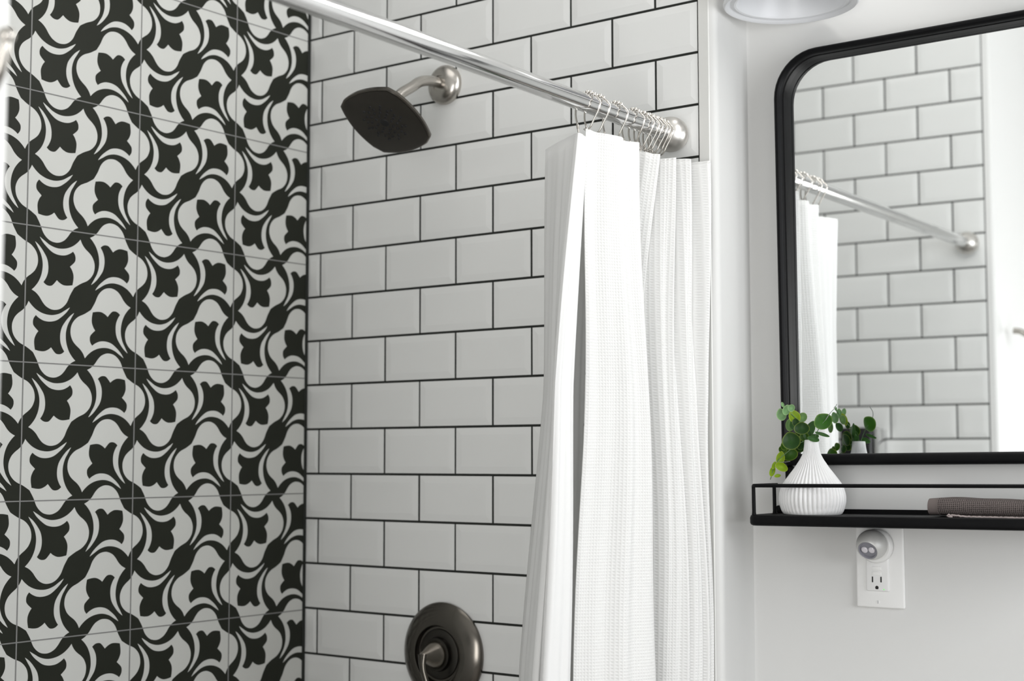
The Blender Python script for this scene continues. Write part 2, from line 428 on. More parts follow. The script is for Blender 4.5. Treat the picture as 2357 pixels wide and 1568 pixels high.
# ------------------------------------------------------------------ curtain and liner
def cloth(name, paths, zs, mats, ncol, nrow, wid, ztop=None, parent=None, thick=0.0012, wob=1.):
    """paths: list of control polylines (x,y) for the heights zs (top to bottom)"""
    dense = []
    for pth in paths:
        c = cr([(x, y, 0) for x, y in pth], 16)
        L = [0.]
        for a, b_ in zip(c, c[1:]): L.append(L[-1] + (b_ - a).length)
        n_ctrl = len(pth) - 1
        dense.append(c)
    bm = bmesh.new(); uvl = bm.loops.layers.uv.new('UVMap')
    N = len(dense[0]); grid = []; 
    d0 = dense[-1]; S = [0.]
    for a, b_ in zip(d0, d0[1:]): S.append(S[-1] + (b_ - a).length)
    for j in range(nrow + 1):
        t = j / nrow; z = zs[0] + (zs[-1] - zs[0]) * t
        k = 0
        while k < len(zs) - 2 and z < zs[k + 1]: k += 1
        f = (zs[k] - z) / (zs[k] - zs[k + 1]); f = min(max(f, 0), 1); 
        row = []
        for i in range(N):
            q = dense[k][i].lerp(dense[k + 1][i], f)
            zz = z
            sp_ = i / (N - 1); dn = t * 1.3
            wx = wob * (.0030 * math.sin(sp_ * 62 + z * 2.2) + .0022 * math.sin(sp_ * 97 - z * 3.1 + 1.) ) * min(1, dn * 4 + .25) + wob * .0030 * math.sin(z * 11 + sp_ * 4)
            wy = wob * .0035 * math.sin(z * 7.5 + sp_ * 3 + 1.2) * min(1, dn * 3)
            q = V((q.x + wx, min(q.y + wy, -.005), 0))
            if ztop: zz = z + ztop(i / (N - 1)) * max(0, 1 - t * 6)
            row.append(bm.verts.new((q.x, q.y, zz)))
        grid.append(row)
    for j in range(nrow):
        for i in range(N - 1):
            f = bm.faces.new((grid[j][i], grid[j + 1][i], grid[j + 1][i + 1], grid[j][i + 1]))
            for lp, (jj, ii) in zip(f.loops, ((j, i), (j + 1, i), (j + 1, i + 1), (j, i + 1))):
                lp[uvl].uv = (S[ii], (zs[0] - zs[-1]) * jj / nrow)
    bmesh.ops.recalc_face_normals(bm, faces=bm.faces)
    o = obj(name, bm, mats, parent, True)
    if thick:
        md = o.modifiers.new('thickness', 'SOLIDIFY'); md.thickness = thick; md.offset = 0
    return o
top = [(.7740, -.2450), (.7760, -.2260), (.7860, -.2100), (.7960, -.1920), (.7880, -.1700), (.7920, -.1420), (.7600, -.1220), (.7640, -.1060), (.7830, -.1010), (.7930, -.0920), (.7740, -.0860), (.7660, -.0780), (.7880, -.0710), (.8020, -.0640), (.7800, -.0570), (.7760, -.0510), (.7960, -.0445), (.8130, -.0380), (.7940, -.0310), (.7880, -.0260), (.8120, -.0200), (.8320, -.0130), (.8260, -.0070)]
mid = [(.7600, -.2415), (.7710, -.2255), (.7850, -.2090), (.7985, -.1910), (.8050, -.1690), (.8040, -.1520), (.7780, -.1400), (.7420, -.1260), (.7460, -.1140), (.7560, -.1050), (.7660, -.0970), (.7740, -.0890), (.7955, -.0810), (.8060, -.0740), (.8040, -.0660), (.8060, -.0580), (.8140, -.0500), (.8200, -.0430), (.8180, -.0360), (.8180, -.0290), (.8260, -.0220), (.8300, -.0150), (.8200, -.0080)]
bot = [(.7600, -.2605), (.7760, -.2465), (.7930, -.2300), (.8085, -.2110), (.8200, -.1880), (.8255, -.1620), (.7960, -.1440), (.7500, -.1300), (.7460, -.1200), (.7540, -.1090), (.7640, -.1010), (.7830, -.0940), (.8000, -.0870), (.8100, -.0800), (.8150, -.0710), (.8180, -.0610), (.8220, -.0520), (.8240, -.0430), (.8250, -.0350), (.8240, -.0280), (.8240, -.0220), (.8230, -.0150), (.8120, -.0090)]
def xtr(a, b_, t): return [(p[0] + (q[0] - p[0]) * t, p[1] + (q[1] - p[1]) * t) for p, q in zip(a, b_)]
ZT, ZBOT = .4735, -1.20
low = xtr(mid, bot, 1.25)
low2 = xtr(mid, bot, 1.5)
low2 = [(x, min(y, -.008)) for x, y in low2]
def tops(s): return -.006 * math.sin(s * 9.) ** 2 * (1 if s < .3 else .5) - .0125 * min(1, max(0, (s - .26) / .12))
cur = cloth('shower_curtain', [top, mid, bot, low2], [ZT, .12, -.26, ZBOT], M['waffle'], 0, 150, 0, tops)
tag(cur, 'white waffle-weave shower curtain bunched in folds on the rod beside the white trim', 'shower curtain')

ltop = [(.6950, -.2300), (.7200, -.2480), (.7500, -.2680), (.7760, -.2840), (.7890, -.2915), (.7910, -.2880), (.7840, -.2650), (.7720, -.2440), (.7520, -.2330), (.7400, -.2050), (.7340, -.1750)]
lmid = [(.6900, -.2350), (.7150, -.2580), (.7420, -.2850), (.7600, -.3060), (.7700, -.3180), (.7740, -.3180), (.7750, -.2980), (.7700, -.2740), (.7480, -.2520), (.7340, -.2150), (.7260, -.1800)]
lbot = [(.6550, -.2400), (.6830, -.2700), (.7150, -.3020), (.7440, -.3260), (.7500, -.3160), (.7650, -.3350), (.7740, -.3120), (.7710, -.2880), (.7480, -.2700), (.7340, -.2300), (.7260, -.1900)]
lin = cloth('shower_curtain_liner', [ltop, lmid, lbot, xtr(lmid, lbot, 1.6)], [.4570, .12, -.26, ZBOT], M['liner'], 0, 100, 0, None, thick=.0005, wob=.45)
tag(lin, 'smooth thin white liner hanging inside the shower behind the waffle curtain', 'curtain liner')

# ------------------------------------------------------------------ shower head
FX, FZ = .323, .652
sh = empty('wall_shower', (FX, 0, FZ)); tag(sh, 'square brushed nickel rain shower head on a bent arm on the tiled wall', 'shower head')
bm = bmesh.new(); lathe(bm, [(0, -.0008), (.0325, -.0008), (.0335, .0050), (.0325, .0095), (.0275, .0150), (.0200, .0185), (.0135, .0200), (.0130, .0180), (0, .0180)], 48)
obj('wall_flange', bm, M['nickel'], sh, True, 40, axis_mat((0, 0, 0), (0, -1, 0)))
n_head = V((.030, -.571, -.820)).normalized()
hc = V((.3215 - FX, -.1515, .562 - FZ))
back = hc - n_head * .044
bm = bmesh.new(); tube(bm, cr([(0, -.010, 0), (0, -.028, .0005), (0, -.050, -.002), (0, -.070, -.0085), (0, -.088, -.020), back + V((0, .012, .0165)), back], 8), .0088, 24)
obj('bent_arm', bm, M['nickel'], sh, True, 50)
MH = axis_mat(hc, n_head, V((1, 0, 0)))
bm = bmesh.new(); lathe(bm, [(0, -.0480), (.0110, -.0470), (.0135, -.0420), (.0140, -.0340), (.0180, -.0290), (.0220, -.0250), (0, -.0240)], 36)
obj('swivel_collar', bm, M['nickel'], sh, True, 40, MH)
def sq(a, bulge, n=12, cr_=.0):
    """square of half size a with outward-bowed sides and slightly softened corners"""
    pts = []
    cs = [(a, -a), (a, a), (-a, a), (-a, -a)]
    for i in range(4):
        p, q = V(cs[i]), V(cs[(i + 1) % 4]); d = (q - p); nn = V((d.y, -d.x)).normalized()
        for k in range(n):
            t = k / n; tt = .045 + .91 * t if True else t
            pts.append(p + d * tt + nn * bulge * (1 - (2 * tt - 1) ** 2))
    return pts
tw = -.075 + 0
bm = bmesh.new(); rows = []
for a, z, bu in ((.012, -.029, .002), (.032, -.0245, .005), (.048, -.0150, .009), (.0555, -.0065, .0115), (.0560, -.0015, .0120), (.0545, .0000, .0118)):
    rows.append([bm.verts.new((p.x, p.y, z)) for p in sq(a, bu)])
for A, C in zip(rows, rows[1:]):
    for k in range(len(A)): bm.faces.new((A[k], A[(k + 1) % len(A)], C[(k + 1) % len(A)], C[k]))
bm.faces.new(rows[0][::-1]); bm.faces.new(rows[-1]); bmesh.ops.recalc_face_normals(bm, faces=bm.faces)
RT = Matrix.Rotation(.06, 4, 'Z')
obj('head_shell', bm, M['nickel_dark'], sh, True, 35, MH @ RT)
bm = bmesh.new(); A = [bm.verts.new((p.x, p.y, .0004)) for p in sq(.0530, .0112)]; C = [bm.verts.new((p.x, p.y, .0014)) for p in sq(.0505, .0105)]
for k in range(len(A)): bm.faces.new((A[k], A[(k + 1) % len(A)], C[(k + 1) % len(A)], C[k]))
bm.faces.new(C); bmesh.ops.recalc_face_normals(bm, faces=bm.faces)
fp = obj('spray_face', bm, M['face'], sh, True, 35, MH @ RT)
bm = bmesh.new()
for ri, (rad, cnt) in enumerate(((.0145, 8), (.0225, 12), (.0300, 15), (.0365, 12))):
    for k in range(cnt):
        a = 2 * PI * (k + .37 * ri) / cnt
        bmesh.ops.create_cone(bm, cap_ends=True, segments=10, radius1=.0026, radius2=.0018, depth=.0016, matrix=Matrix.Translation((rad * math.cos(a), rad * math.sin(a), .0021)))
bmesh.ops.create_cone(bm, cap_ends=True, segments=24, radius1=.0082, radius2=.0072, depth=.0012, matrix=Matrix.Translation((0, 0, .0019)))
obj('spray_nozzles', bm, M['nozzle'], fp, False, None, MH @ RT)

# ------------------------------------------------------------------ shower valve
VX, VZ = .323, -.2900
vl = empty('shower_valve', (VX, 0, VZ)); tag(vl, 'round dark nickel shower valve with lever handle low on the tiled wall', 'shower valve')
bm = bmesh.new(); lathe(bm, [(0, -.0008), (.0800, -.0008), (.0825, .0045), (.0825, .0070), (.0800, .0098), (.0720, .0150), (.0600, .0200), (.0500, .0222), (.0470, .0215), (.0455, .0180), (.0440, .0150), (0, .0140)], 72)
obj('escutcheon', bm, M['nickel_dark'], vl, True, 30, axis_mat((0, 0, 0), (0, -1, 0)))
bm = bmesh.new(); lathe(bm, [(0, .012), (.0430, .012), (.0400, .0165), (.0340, .0190), (.0280, .0185), (.0265, .0240), (.0225, .0250), (0, .0250)], 56)
obj('inner_ring', bm, mat('blackened_nickel', (.07, .065, .058), .28, 1., var=(30, .1)), vl, True, 30, axis_mat((0, 0, 0), (0, -1, 0)))
bm = bmesh.new(); lathe(bm, [(0, .022), (.0225, .022), (.0230, .0250), (.0216, .0300), (.0185, .0360), (.0138, .0440), (.0092, .0520), (.0062, .0585), (.0040, .0610), (0, .0615)], 48)
hd = obj('lever_handle', bm, M['bronze'], vl, True, 30, axis_mat((0, 0, 0), (0, -1, 0)))
bm = bmesh.new(); pts = cr([(0, -.0570, .004), (.0020, -.0590, -.014), (.0080, -.0560, -.040), (.0140, -.0520, -.066), (.0170, -.0540, -.090)], 6)
tube(bm, pts, [.0085 - .0030 * min(1, i / 8) + .0015 * max(0, (i - 14) / 10) for i in range(len(pts))], 16, ry=.0045, up=(1, 0, 0)); obj('lever_blade', bm, M['nickel_dark'], hd, True, 50)

# ------------------------------------------------------------------ framed mirror with shelf (local: x along wall, y into the wall, z up)
MR = Matrix(((EX.x, -EN.x, 0), (EX.y, -EN.y, 0), (0, 0, 1)))
def wall_empty(name, u, d, z, roll=0.):
    e = bpy.data.objects.new(name, None); COL.objects.link(e); e.empty_display_size = .02
    m4 = MR.to_4x4() @ Matrix.Rotation(-roll, 4, 'Y'); m4.translation = wp(u, d, z); e.matrix_world = m4
    return e
UC = .25
mi_ = wall_empty('framed_mirror', UC, 0, 0, .008)
tag(mi_, 'black metal framed mirror with rounded corners and railed shelf on the white wall', 'mirror')
def ml(u, d, z): return V((u - UC, -d, z))
UL, URT, ZTOP, ZB = .0635, .5600, .6406, .0172
FW = .0160
def rrect_path(ul, ur, zb, zt, R, n=10):
    pts = [(ul, zb), (ul, zt - R)]
    for k in range(1, n): a = PI - PI / 2 * k / n; pts.append((ul + R + R * math.cos(a), zt - R + R * math.sin(a)))
    pts += [(ul + R, zt), (ur - R, zt)]
    for k in range(1, n): a = PI / 2 - PI / 2 * k / n; pts.append((ur - R + R * math.cos(a), zt - R + R * math.sin(a)))
    pts += [(ur, zt - R), (ur, zb)]
    return pts
def sweep_profile(bm, path, prof, closed=False):
    """path (u,z) polyline in the wall plane; prof list of (offset outward, d)"""
    N = len(path); rows = []
    for i in range(N):
        a = V(path[i - 1 if i else (N - 1 if closed else 0)]); c = V(path[(i + 1) % N] if (i + 1 < N or closed) else path[i])
        t = (c - a).normalized(); n = V((-t.y, t.x))
        rows.append([bm.verts.new(ml(path[i][0] + n.x * o, d, path[i][1] + n.y * o)) for o, d in prof])
    K = len(prof)
    for i in range(N if closed else N - 1):
        A, C = rows[i], rows[(i + 1) % N]
        for k in range(K): bm.faces.new((A[k], A[(k + 1) % K], C[(k + 1) % K], C[k]))
    if not closed: bm.faces.new(rows[0][::-1]); bm.faces.new(rows[-1])
    bmesh.ops.recalc_face_normals(bm, faces=bm.faces)
# outer tube and an inner stepped lip
outer_prof = [(-.0105, .0030), (0, .0030), (0, .0290), (-.0012, .0328), (-.0036, .0348), (-.0066, .0348), (-.0090, .0328), (-.0100, .0295), (-.0102, .0240), (-.0088, .0225), (-.0090, .0205), (-.0108, .0195)]
bm = bmesh.new(); sweep_profile(bm, rrect_path(UL, URT, ZB, ZTOP, .070), outer_prof)
obj('mirror_frame', bm, M['black'], mi_, True, 35)
bm = bmesh.new(); sweep_profile(bm, [(URT - .008, ZB), (UL + .008, ZB)], [q for q in [(0, .003), (0, .0290), (-.0015, .0325), (-.005, .0345), (-.012, .0345), (-.0150, .0325), (-.0170, .0280), (-.0170, .003)]])
obj('bottom_bar', bm, M['black'], mi_, True, 35)
bm = bmesh.new()
gp = rrect_path(UL + .006, URT - .006, ZB + .006, ZTOP - .006, .064)
G = .0031
bm.faces.new([bm.verts.new(ml(u, .0068 - G * (z - .3), z)) for u, z in gp]); bmesh.ops.recalc_face_normals(bm, faces=bm.faces)
for f in bm.faces:
    if f.normal.y > 0: f.normal_flip()
obj('mirror_glass', bm, M['mirror'], mi_)
for uu in (UL - .0015, URT - .0075):
    bm = bmesh.new(); box(bm, ml(uu + .0045, .0110, (-.052 + ZB) / 2), (.0090, .016, ZB + .052), .0030, 3); box(bm, ml(uu + .0025, .0330, -.0465), (.0060, .036, .0110), .0020, 2)
    obj('support_leg', bm, M['black'], mi_, True, 40)
TL, TR_, DF = .0583, .5830, .1410
ZTT, ZTB = -.0518, -.0673
def plan_round(l, r, f, R, n=8, back=.003):
    pts = [(l, back)]
    for k in range(n + 1): a = PI + PI / 2 * k / n; pts.append((l + R + R * math.cos(a), f - R - R * math.sin(a) ) )
    for k in range(n + 1): a = 3 * PI / 2 + PI / 2 * k / n; pts.append((r - R + R * math.cos(a), f - R - R * math.sin(a)))
    pts.append((r, back)); return pts
bm = bmesh.new(); rows = []
for off, z in ((.0030, ZTB), (.0008, ZTB + .0016), (0, ZTB + .004), (0, ZTT - .0045), (.0010, ZTT - .0012), (.0035, ZTT), (.0075, ZTT), (.0090, ZTT - .0007)):
    rows.append([bm.verts.new(ml(u, d, z)) for u, d in plan_round(TL + off, TR_ - off, DF - off, .014)])
for A, C in zip(rows, rows[1:]):
    for k in range(len(A)): bm.faces.new((A[k], A[(k + 1) % len(A)], C[(k + 1) % len(A)], C[k]))
bm.faces.new(rows[0][::-1]); bm.faces.new(rows[-1]); bmesh.ops.recalc_face_normals(bm, faces=bm.faces)
obj('shelf_tray', bm, M['black'], mi_, True, 40)
bm = bmesh.new(); box(bm, ml((TL + TR_) / 2 + .006, .0300, (ZTT - .002 - .0462) / 2), (TR_ - TL - .05, .004, .0081), .0008)
obj('back_lip', bm, M['black'], mi_)
RZ = -.0107
bm = bmesh.new()
e_ = .0072
pr = [(u_, d_ + .0145) for u_, d_ in [(TL + e_ + .004, .046), (TL + e_, .050), (TL + e_, .110), (TL + e_ + .0003, .1165), (TL + e_ + .0023, .1213), (TL + e_ + .007, .1233), (TL + e_ + .0135, .1235), (TR_ - e_ - .0135, .1235), (TR_ - e_ - .007, .1233), (TR_ - e_ - .0023, .1213), (TR_ - e_ - .0003, .1165), (TR_ - e_, .110), (TR_ - e_, .050), (TR_ - e_ - .004, .046)]]
bm2 = tube(bm, [ml(u, d, RZ) for u, d in pr], .0026, 12)
obj('guard_rail', bm, M['black'], mi_, True, 50)
for uu, dd in ((TL + e_ + .0004, .1325), (TL + e_, .0635), (TR_ - e_ - .0004, .1325), (TR_ - e_, .0635)):
    bm = bmesh.new(); tube(bm, [ml(uu, dd, ZTT - .003), ml(uu, dd, ZTT + .003), ml(uu, dd, RZ)], [.0036, .0027, .0026], 12)
    obj('rail_post', bm, M['black'], mi_, True, 50)

# ------------------------------------------------------------------ vase
VU, VD = .1391, .0945
va = empty('bud_vase', wp(VU, VD, ZTT - .00155)); tag(va, 'small white ribbed teardrop ceramic vase standing on the black shelf', 'vase')
k_ = 1 / 1618
prof_px = [(1186.5, 62), (1184, 66), (1178, 70), (1170, 73), (1160, 75.6), (1150, 76.4), (1140, 75.6), (1130, 73.2), (1121, 70), (1113, 65.6), (1105, 59.8), (1097, 53.8), (1089, 47.7), (1082, 42.2), (1075, 37.2), (1068, 32.6), (1060, 27.4), (1052, 23.2), (1045, 20.2), (1035, 18.0), (1026, 16.8), (1019, 16.2), (1015.5, 16.0)]
prof = []
for py, hw in prof_px: prof.append((hw * k_, (1187.0 - py) * .000615))
c = cr([(r, z, 0) for r, z in prof], 4); prof = [(v.x, v.y) for v in c]
H = prof[-1][1]
NR = 44
def rib(r, z, a):
    t = z / H; amp = .0011 * min(1, t / .10) * (1 - max(0, (t - .55) / .45)) ** .7 if t < 1 else 0
    return r - amp * 2 * (1 - abs(math.sin(a * NR / 2)))
bm = bmesh.new(); lathe(bm, [(0, 0)] + prof, NR * 8, rib)
# inner lip
lip = [(prof[-1][0], H), (prof[-1][0] - .0006, H + .0006), (prof[-1][0] - .0018, H), (prof[-1][0] - .002, H - .03), (0, H - .031)]
bm3 = bmesh.new(); lathe(bm3, lip, 48); 
tmp = bpy.data.meshes.new('t'); bm3.to_mesh(tmp); bm3.free(); bm.from_mesh(tmp); bpy.data.meshes.remove(tmp)
obj('vase_body', bm, M['vase'], va, True, 80)

# ------------------------------------------------------------------ eucalyptus sprig
sp = empty('eucalyptus_sprig', wp(VU, VD, .045)); tag(sp, 'green round-leaved sprig standing in the white ribbed vase', 'plant')
SI = Matrix.Translation(-wp(VU, VD, .045))
LEAF = [(0.0972, 0.1025, 0.0889, 0.0066, 0.0085, 15, 0), (0.105, 0.1025, 0.0952, 0.0052, 0.0076, -10, 0), (0.1127, 0.1025, 0.0982, 0.0052, 0.0048, 60, 0), (0.0994, 0.1025, 0.1033, 0.0021, 0.0038, 20, 0), (0.1148, 0.0973, 0.0856, 0.008, 0.0094, 15, 1), (0.1195, 0.0805, 0.085, 0.0071, 0.0066, 60, 2), (0.0995, 0.0789, 0.0748, 0.0062, 0.0094, -10, 2), (0.1288, 0.1036, 0.0687, 0.0104, 0.0085, 0, 3), (0.1332, 0.0863, 0.0672, 0.0062, 0.0127, -28, 4), (0.1222, 0.0855, 0.0542, 0.0099, 0.009, 20, 3), (0.1145, 0.1084, 0.0506, 0.0123, 0.0123, 15, 3), (0.1215, 0.0926, 0.0446, 0.0056, 0.0066, 0, 3), (0.1463, 0.1036, 0.0539, 0.008, 0.004, -15, 4), (0.1569, 0.0928, 0.0781, 0.0127, 0.0113, 35, 5), (0.1573, 0.0977, 0.0603, 0.0099, 0.0024, -18, 4), (0.0997, 0.083, 0.032, 0.0113, 0.009, 10, 6), (0.096, 0.0975, 0.0394, 0.0056, 0.0056, 0, 6), (0.0952, 0.1045, 0.0263, 0.0058, 0.0094, -12, 1), (0.0992, 0.1095, 0.0142, 0.009, 0.0058, -25, 1), (0.0873, 0.1095, 0.0163, 0.0026, 0.0058, -25, 1), (0.085, 0.1095, 0.0076, 0.004, 0.0076, -12, 1), (0.0928, 0.1095, 0.0016, 0.0045, 0.0025, 10, 1), (0.1184, 0.1012, 0.0777, 0.0048, 0.0056, 10, 3), (0.1338, 0.0962, 0.0601, 0.0056, 0.0076, 0, 4), (0.1215, 0.09, 0.06, 0.0078, 0.0078, -20, 3), (0.1105, 0.088, 0.074, 0.0066, 0.007, 40, 4), (0.13, 0.098, 0.0575, 0.0062, 0.0066, 15, 6), (0.1175, 0.086, 0.041, 0.0058, 0.006, 0, 3), (0.101, 0.1, 0.0445, 0.0062, 0.006, 30, 6), (0.1375, 0.086, 0.056, 0.0085, 0.0045, 20, 4)]
PAL = {0: ((.15, .28, .12), (.33, .46, .22)), 1: ((.17, .27, .008), (.32, .39, .04)), 2: ((.10, .19, .06), (.23, .31, .11)), 3: ((.012, .045, .005), (.13, .18, .03)), 4: ((.028, .080, .018), (.07, .14, .04)), 5: ((.026, .095, .008), (.13, .22, .05)), 6: ((.030, .090, .005), (.18, .25, .03))}
vd = (EN * .90 + EX * .43).normalized()      # leaves mostly face the open side of the shelf
bm = bmesh.new(); tint = bm.loops.layers.float_color.new('tint')
rl_ = random.Random(4)
for u, d, z, a, b_, ang, ci in LEAF:
    c0 = wp(u, d, z)
    nrm = (vd + V((rl_.uniform(-.25, .25), rl_.uniform(-.25, .25), rl_.uniform(-.1, .35)))).normalized()
    x = V((0, 0, 1)).cross(nrm).normalized(); y = nrm.cross(x)
    th = math.radians(ang); x, y = x * math.cos(th) + y * math.sin(th), -x * math.sin(th) + y * math.cos(th)
    x = x * 1.08; 
    base, rim = PAL[ci]; NS = 22
    cen = bm.verts.new(c0 - nrm * (.22 * min(a, b_)))
    prev = None; ringsL = []
    for rr_, lift in ((.5, -.13), (.86, .0), (1., .08)):
        row = []
        for k in range(NS):
            t = 2 * PI * k / NS; px_, py_ = math.cos(t), math.sin(t)
            tip = 1 + .16 * max(0, py_) ** 8          # small point at the leaf tip
            fold = .10 * abs(px_) ** 1.5
            row.append(bm.verts.new(c0 + x * a * rr_ * px_ + y * b_ * rr_ * py_ * tip + nrm * min(a, b_) * (lift + fold * rr_)))
        ringsL.append(row)
    def colf(f, cols):
        for lp, cc in zip(f.loops, cols): lp[tint] = (*cc, 1)
    br = 1 + rl_.uniform(-.15, .2)
    cA = tuple(min(1, q * 1.35 * br) for q in base); cB = tuple(q * br for q in base)
    for k in range(NS):
        k2 = (k + 1) % NS
        colf(bm.faces.new((cen, ringsL[0][k], ringsL[0][k2])), (cA, cB, cB))
        colf(bm.faces.new((ringsL[0][k], ringsL[1][k], ringsL[1][k2], ringsL[0][k2])), (cB, cB, cB, cB))
        colf(bm.faces.new((ringsL[1][k], ringsL[2][k], ringsL[2][k2], ringsL[1][k2])), (cB, rim, rim, cB))
obj('leaves', bm, M['leaf'], sp, True, None, SI)
STEM = [[(0.1402, 0.0945, 0.02), (0.1412, 0.0945, 0.0498), (0.1395, 0.0935, 0.0551), (0.1322, 0.0935, 0.0674), (0.1229, 0.0945, 0.078), (0.1136, 0.0975, 0.087), (0.1042, 0.1005, 0.0959), (0.0972, 0.1015, 0.1054)], [(0.1387, 0.0955, 0.018), (0.1399, 0.0955, 0.0502), (0.1319, 0.0995, 0.0515), (0.1185, 0.1025, 0.0447), (0.107, 0.1045, 0.036), (0.0944, 0.1065, 0.0254), (0.0867, 0.1085, 0.0138), (0.0837, 0.1095, 0.0024), (0.0815, 0.1095, -0.0038)], [(0.1395, 0.0935, 0.02), (0.1427, 0.0935, 0.0498), (0.1451, 0.0935, 0.0585), (0.151, 0.0925, 0.0706), (0.1595, 0.0905, 0.081)]]
bm = bmesh.new()
for s in STEM: tube(bm, [wp(*q) for q in cr(s, 5)], .0006, 8)
obj('stems', bm, M['stem'], sp, True, None, SI)
bm = bmesh.new(); tube(bm, [wp(*q) for q in cr([(.1595, .0905, .081), (.1652, .0875, .0905), (.1682, .0785, .0975), (.1677, .0695, .1035)], 6)], .00055, 8)
obj('bare_twig', bm, M['stem_grey'], sp, True, None, SI)
bm = bmesh.new(); tube(bm, [wp(*q) for q in cr([(.0937, .1055, .0210), (.1007, .1025, .0212), (.1082, .0995, .0222)], 5)], .0004, 8)
obj('bare_twig', bm, M['stem_grey'], sp, True, None, SI)

# ------------------------------------------------------------------ folded washcloth
tu, td = .3145, .0845
tw_ = empty('folded_washcloth', wp(tu, td, ZTT)); tag(tw_, 'folded taupe textured washcloth lying on the right of the black shelf', 'washcloth')
def cloth_roll(bm, u0, u1, sec, n=60, wob=0., uv=True, zoff=0):
    """sweep a closed (d,z) section along the wall direction"""
    uvl = bm.loops.layers.uv.verify(); rows = []; per = [0.]
    for a, c in zip(sec, sec[1:] + sec[:1]): per.append(per[-1] + math.hypot(a[0] - c[0], a[1] - c[1]))
    for i in range(n + 1):
        u = u0 + (u1 - u0) * i / n; s = 1 + wob * math.sin(u * 95 + 1) * .6 + wob * math.sin(u * 41)
        droop = -.006 * ((u - u0) / .26) ** 1.0 * wob * 4
        rows.append([bm.verts.new(OW * 0 + EX * (u - tu) + EN * (d * (1 + (s - 1) * .3)) + V((0, 0, z * s + droop * (z / .026) + zoff))) for d, z in sec])
    K = len(sec)
    for i in range(n):
        for k in range(K):
            f = bm.faces.new((rows[i][k], rows[i][(k + 1) % K], rows[i + 1][(k + 1) % K], rows[i + 1][k]))
            for lp, (ii, kk) in zip(f.loops, ((i, k), (i, k + 1), (i + 1, k + 1), (i + 1, k))): lp[uvl].uv = ((u1 - u0) * ii / n, per[kk])
    bm.faces.new(rows[0][::-1]); bm.faces.new(rows[-1]); bmesh.ops.recalc_face_normals(bm, faces=bm.faces)
def stadium(w, h, z0, n=9, d0=0):
    pts = []
    for k in range(n + 1): a = -PI / 2 + PI * k / n; pts.append((d0 + w / 2 - h / 2 + h / 2 * math.cos(a), z0 + h / 2 + h / 2 * math.sin(a)))
    for k in range(n + 1): a = PI / 2 + PI * k / n; pts.append((d0 - w / 2 + h / 2 + h / 2 * math.cos(a), z0 + h / 2 + h / 2 * math.sin(a)))
    return pts
bm = bmesh.new(); cloth_roll(bm, tu + .0135, .556, stadium(.070, .0215, .0032), 70, .03)
bd = obj('folded_cloth', bm, M['towel'], tw_, True, 60)
bm = bmesh.new(); cloth_roll(bm, tu, tu + .0130, stadium(.069, .0218, .0028), 8, .02); cloth_roll(bm, tu + .0128, tu + .0142, stadium(.0705, .0226, .0026), 2)
obj('woven_hem', bm, M['towel_hem'], tw_, True, 60)
bm = bmesh.new()
pts = [wp(u, (.1240) + .0005 * math.sin(u * 300), .0016 + ZTT + .0016 * math.exp(-((u - .3502) / .012) ** 2) + .0004 * math.sin(u * 900)) - wp(tu, td, ZTT) for u in [.3442 + .0028 * i for i in range(76)]]
curl = [wp(.3502, .1237, ZTT + .0012), wp(.3457, .1240, ZTT + .0012), wp(.3427, .1240, ZTT + .0026), wp(.3452, .1240, ZTT + .0042)]
tube(bm, [c - wp(tu, td, ZTT) for c in curl] + [V(p) for p in pts[1:]], .00125, 10)
uvl = bm.loops.layers.uv.verify()
for f in bm.faces:
    for lp in f.loops: lp[uvl].uv = (lp.vert.co.x, lp.vert.co.z)
obj('pale_piping', bm, M['towel_edge'], tw_, True)
bm = bmesh.new(); cloth_roll(bm, .3472, .554, stadium(.076, .0030, .0004, 5, .002), 30)
obj('under_layer', bm, M['towel'], tw_, True, 60)

# ------------------------------------------------------------------ outlet
ou = wall_empty('wall_outlet', .2018, 0, -.1302); tag(ou, 'white wall outlet with large cover plate below the black shelf', 'outlet')
bm = bmesh.new(); box(bm, (0, -.0030, 0), (.0720, .0060, .1150), .0026, 3); obj('cover_plate', bm, M['plastic'], ou, True, 30)
zc = -.1302
def oz(z): return z - zc
def ox(u): return u - .2018
RCX = .1992
bm = bmesh.new(); box(bm, (ox(RCX), -.0055, oz(-.1302)), (.0345, .0080, .0676), .0022, 3); rc = obj('receptacle', bm, M['plastic_in'], ou, True, 30)
bm = bmesh.new()
box(bm, (ox(.1921), -.0093, oz(-.1473)), (.0018, .0008, .0082)); box(bm, (ox(.2049), -.0093, oz(-.1470)), (.0020, .0008, .0080))
bmesh.ops.create_cone(bm, cap_ends=True, segments=20, radius1=.0025, radius2=.0025, depth=.0008, matrix=Matrix.Translation((ox(.1985), -.0093, oz(-.1586))) @ Matrix.Rotation(PI / 2, 4, 'X'))
box(bm, (ox(.1985), -.0093, oz(-.1598)), (.0040, .0007, .0024))
obj('plug_slots', bm, M['slot'], rc)
for z in (-.1312, -.1385):
    bm = bmesh.new(); box(bm, (ox(.1990), -.0098, oz(z)), (.0135, .0016, .0050), .0006); obj('test_button', bm, M['plastic'], rc, True, 30)
bm = bmesh.new(); sphere(bm, (ox(.2089), -.0094, oz(-.1610)), .0009, 10, 8, (1, .5, 1)); obj('indicator_light', bm, M['led'], rc)
bm = bmesh.new(); bmesh.ops.create_cone(bm, cap_ends=True, segments=20, radius1=.0028, radius2=.0024, depth=.0008, matrix=Matrix.Translation((ox(.1985), -.0062, oz(-.1795))) @ Matrix.Rotation(PI / 2, 4, 'X'))
box(bm, (ox(.1985), -.00665, oz(-.1795)), (.0006, .0003, .0042), mi=1); obj('plate_screw', bm, [M['plastic'], M['lensrim']], ou, True, 30)

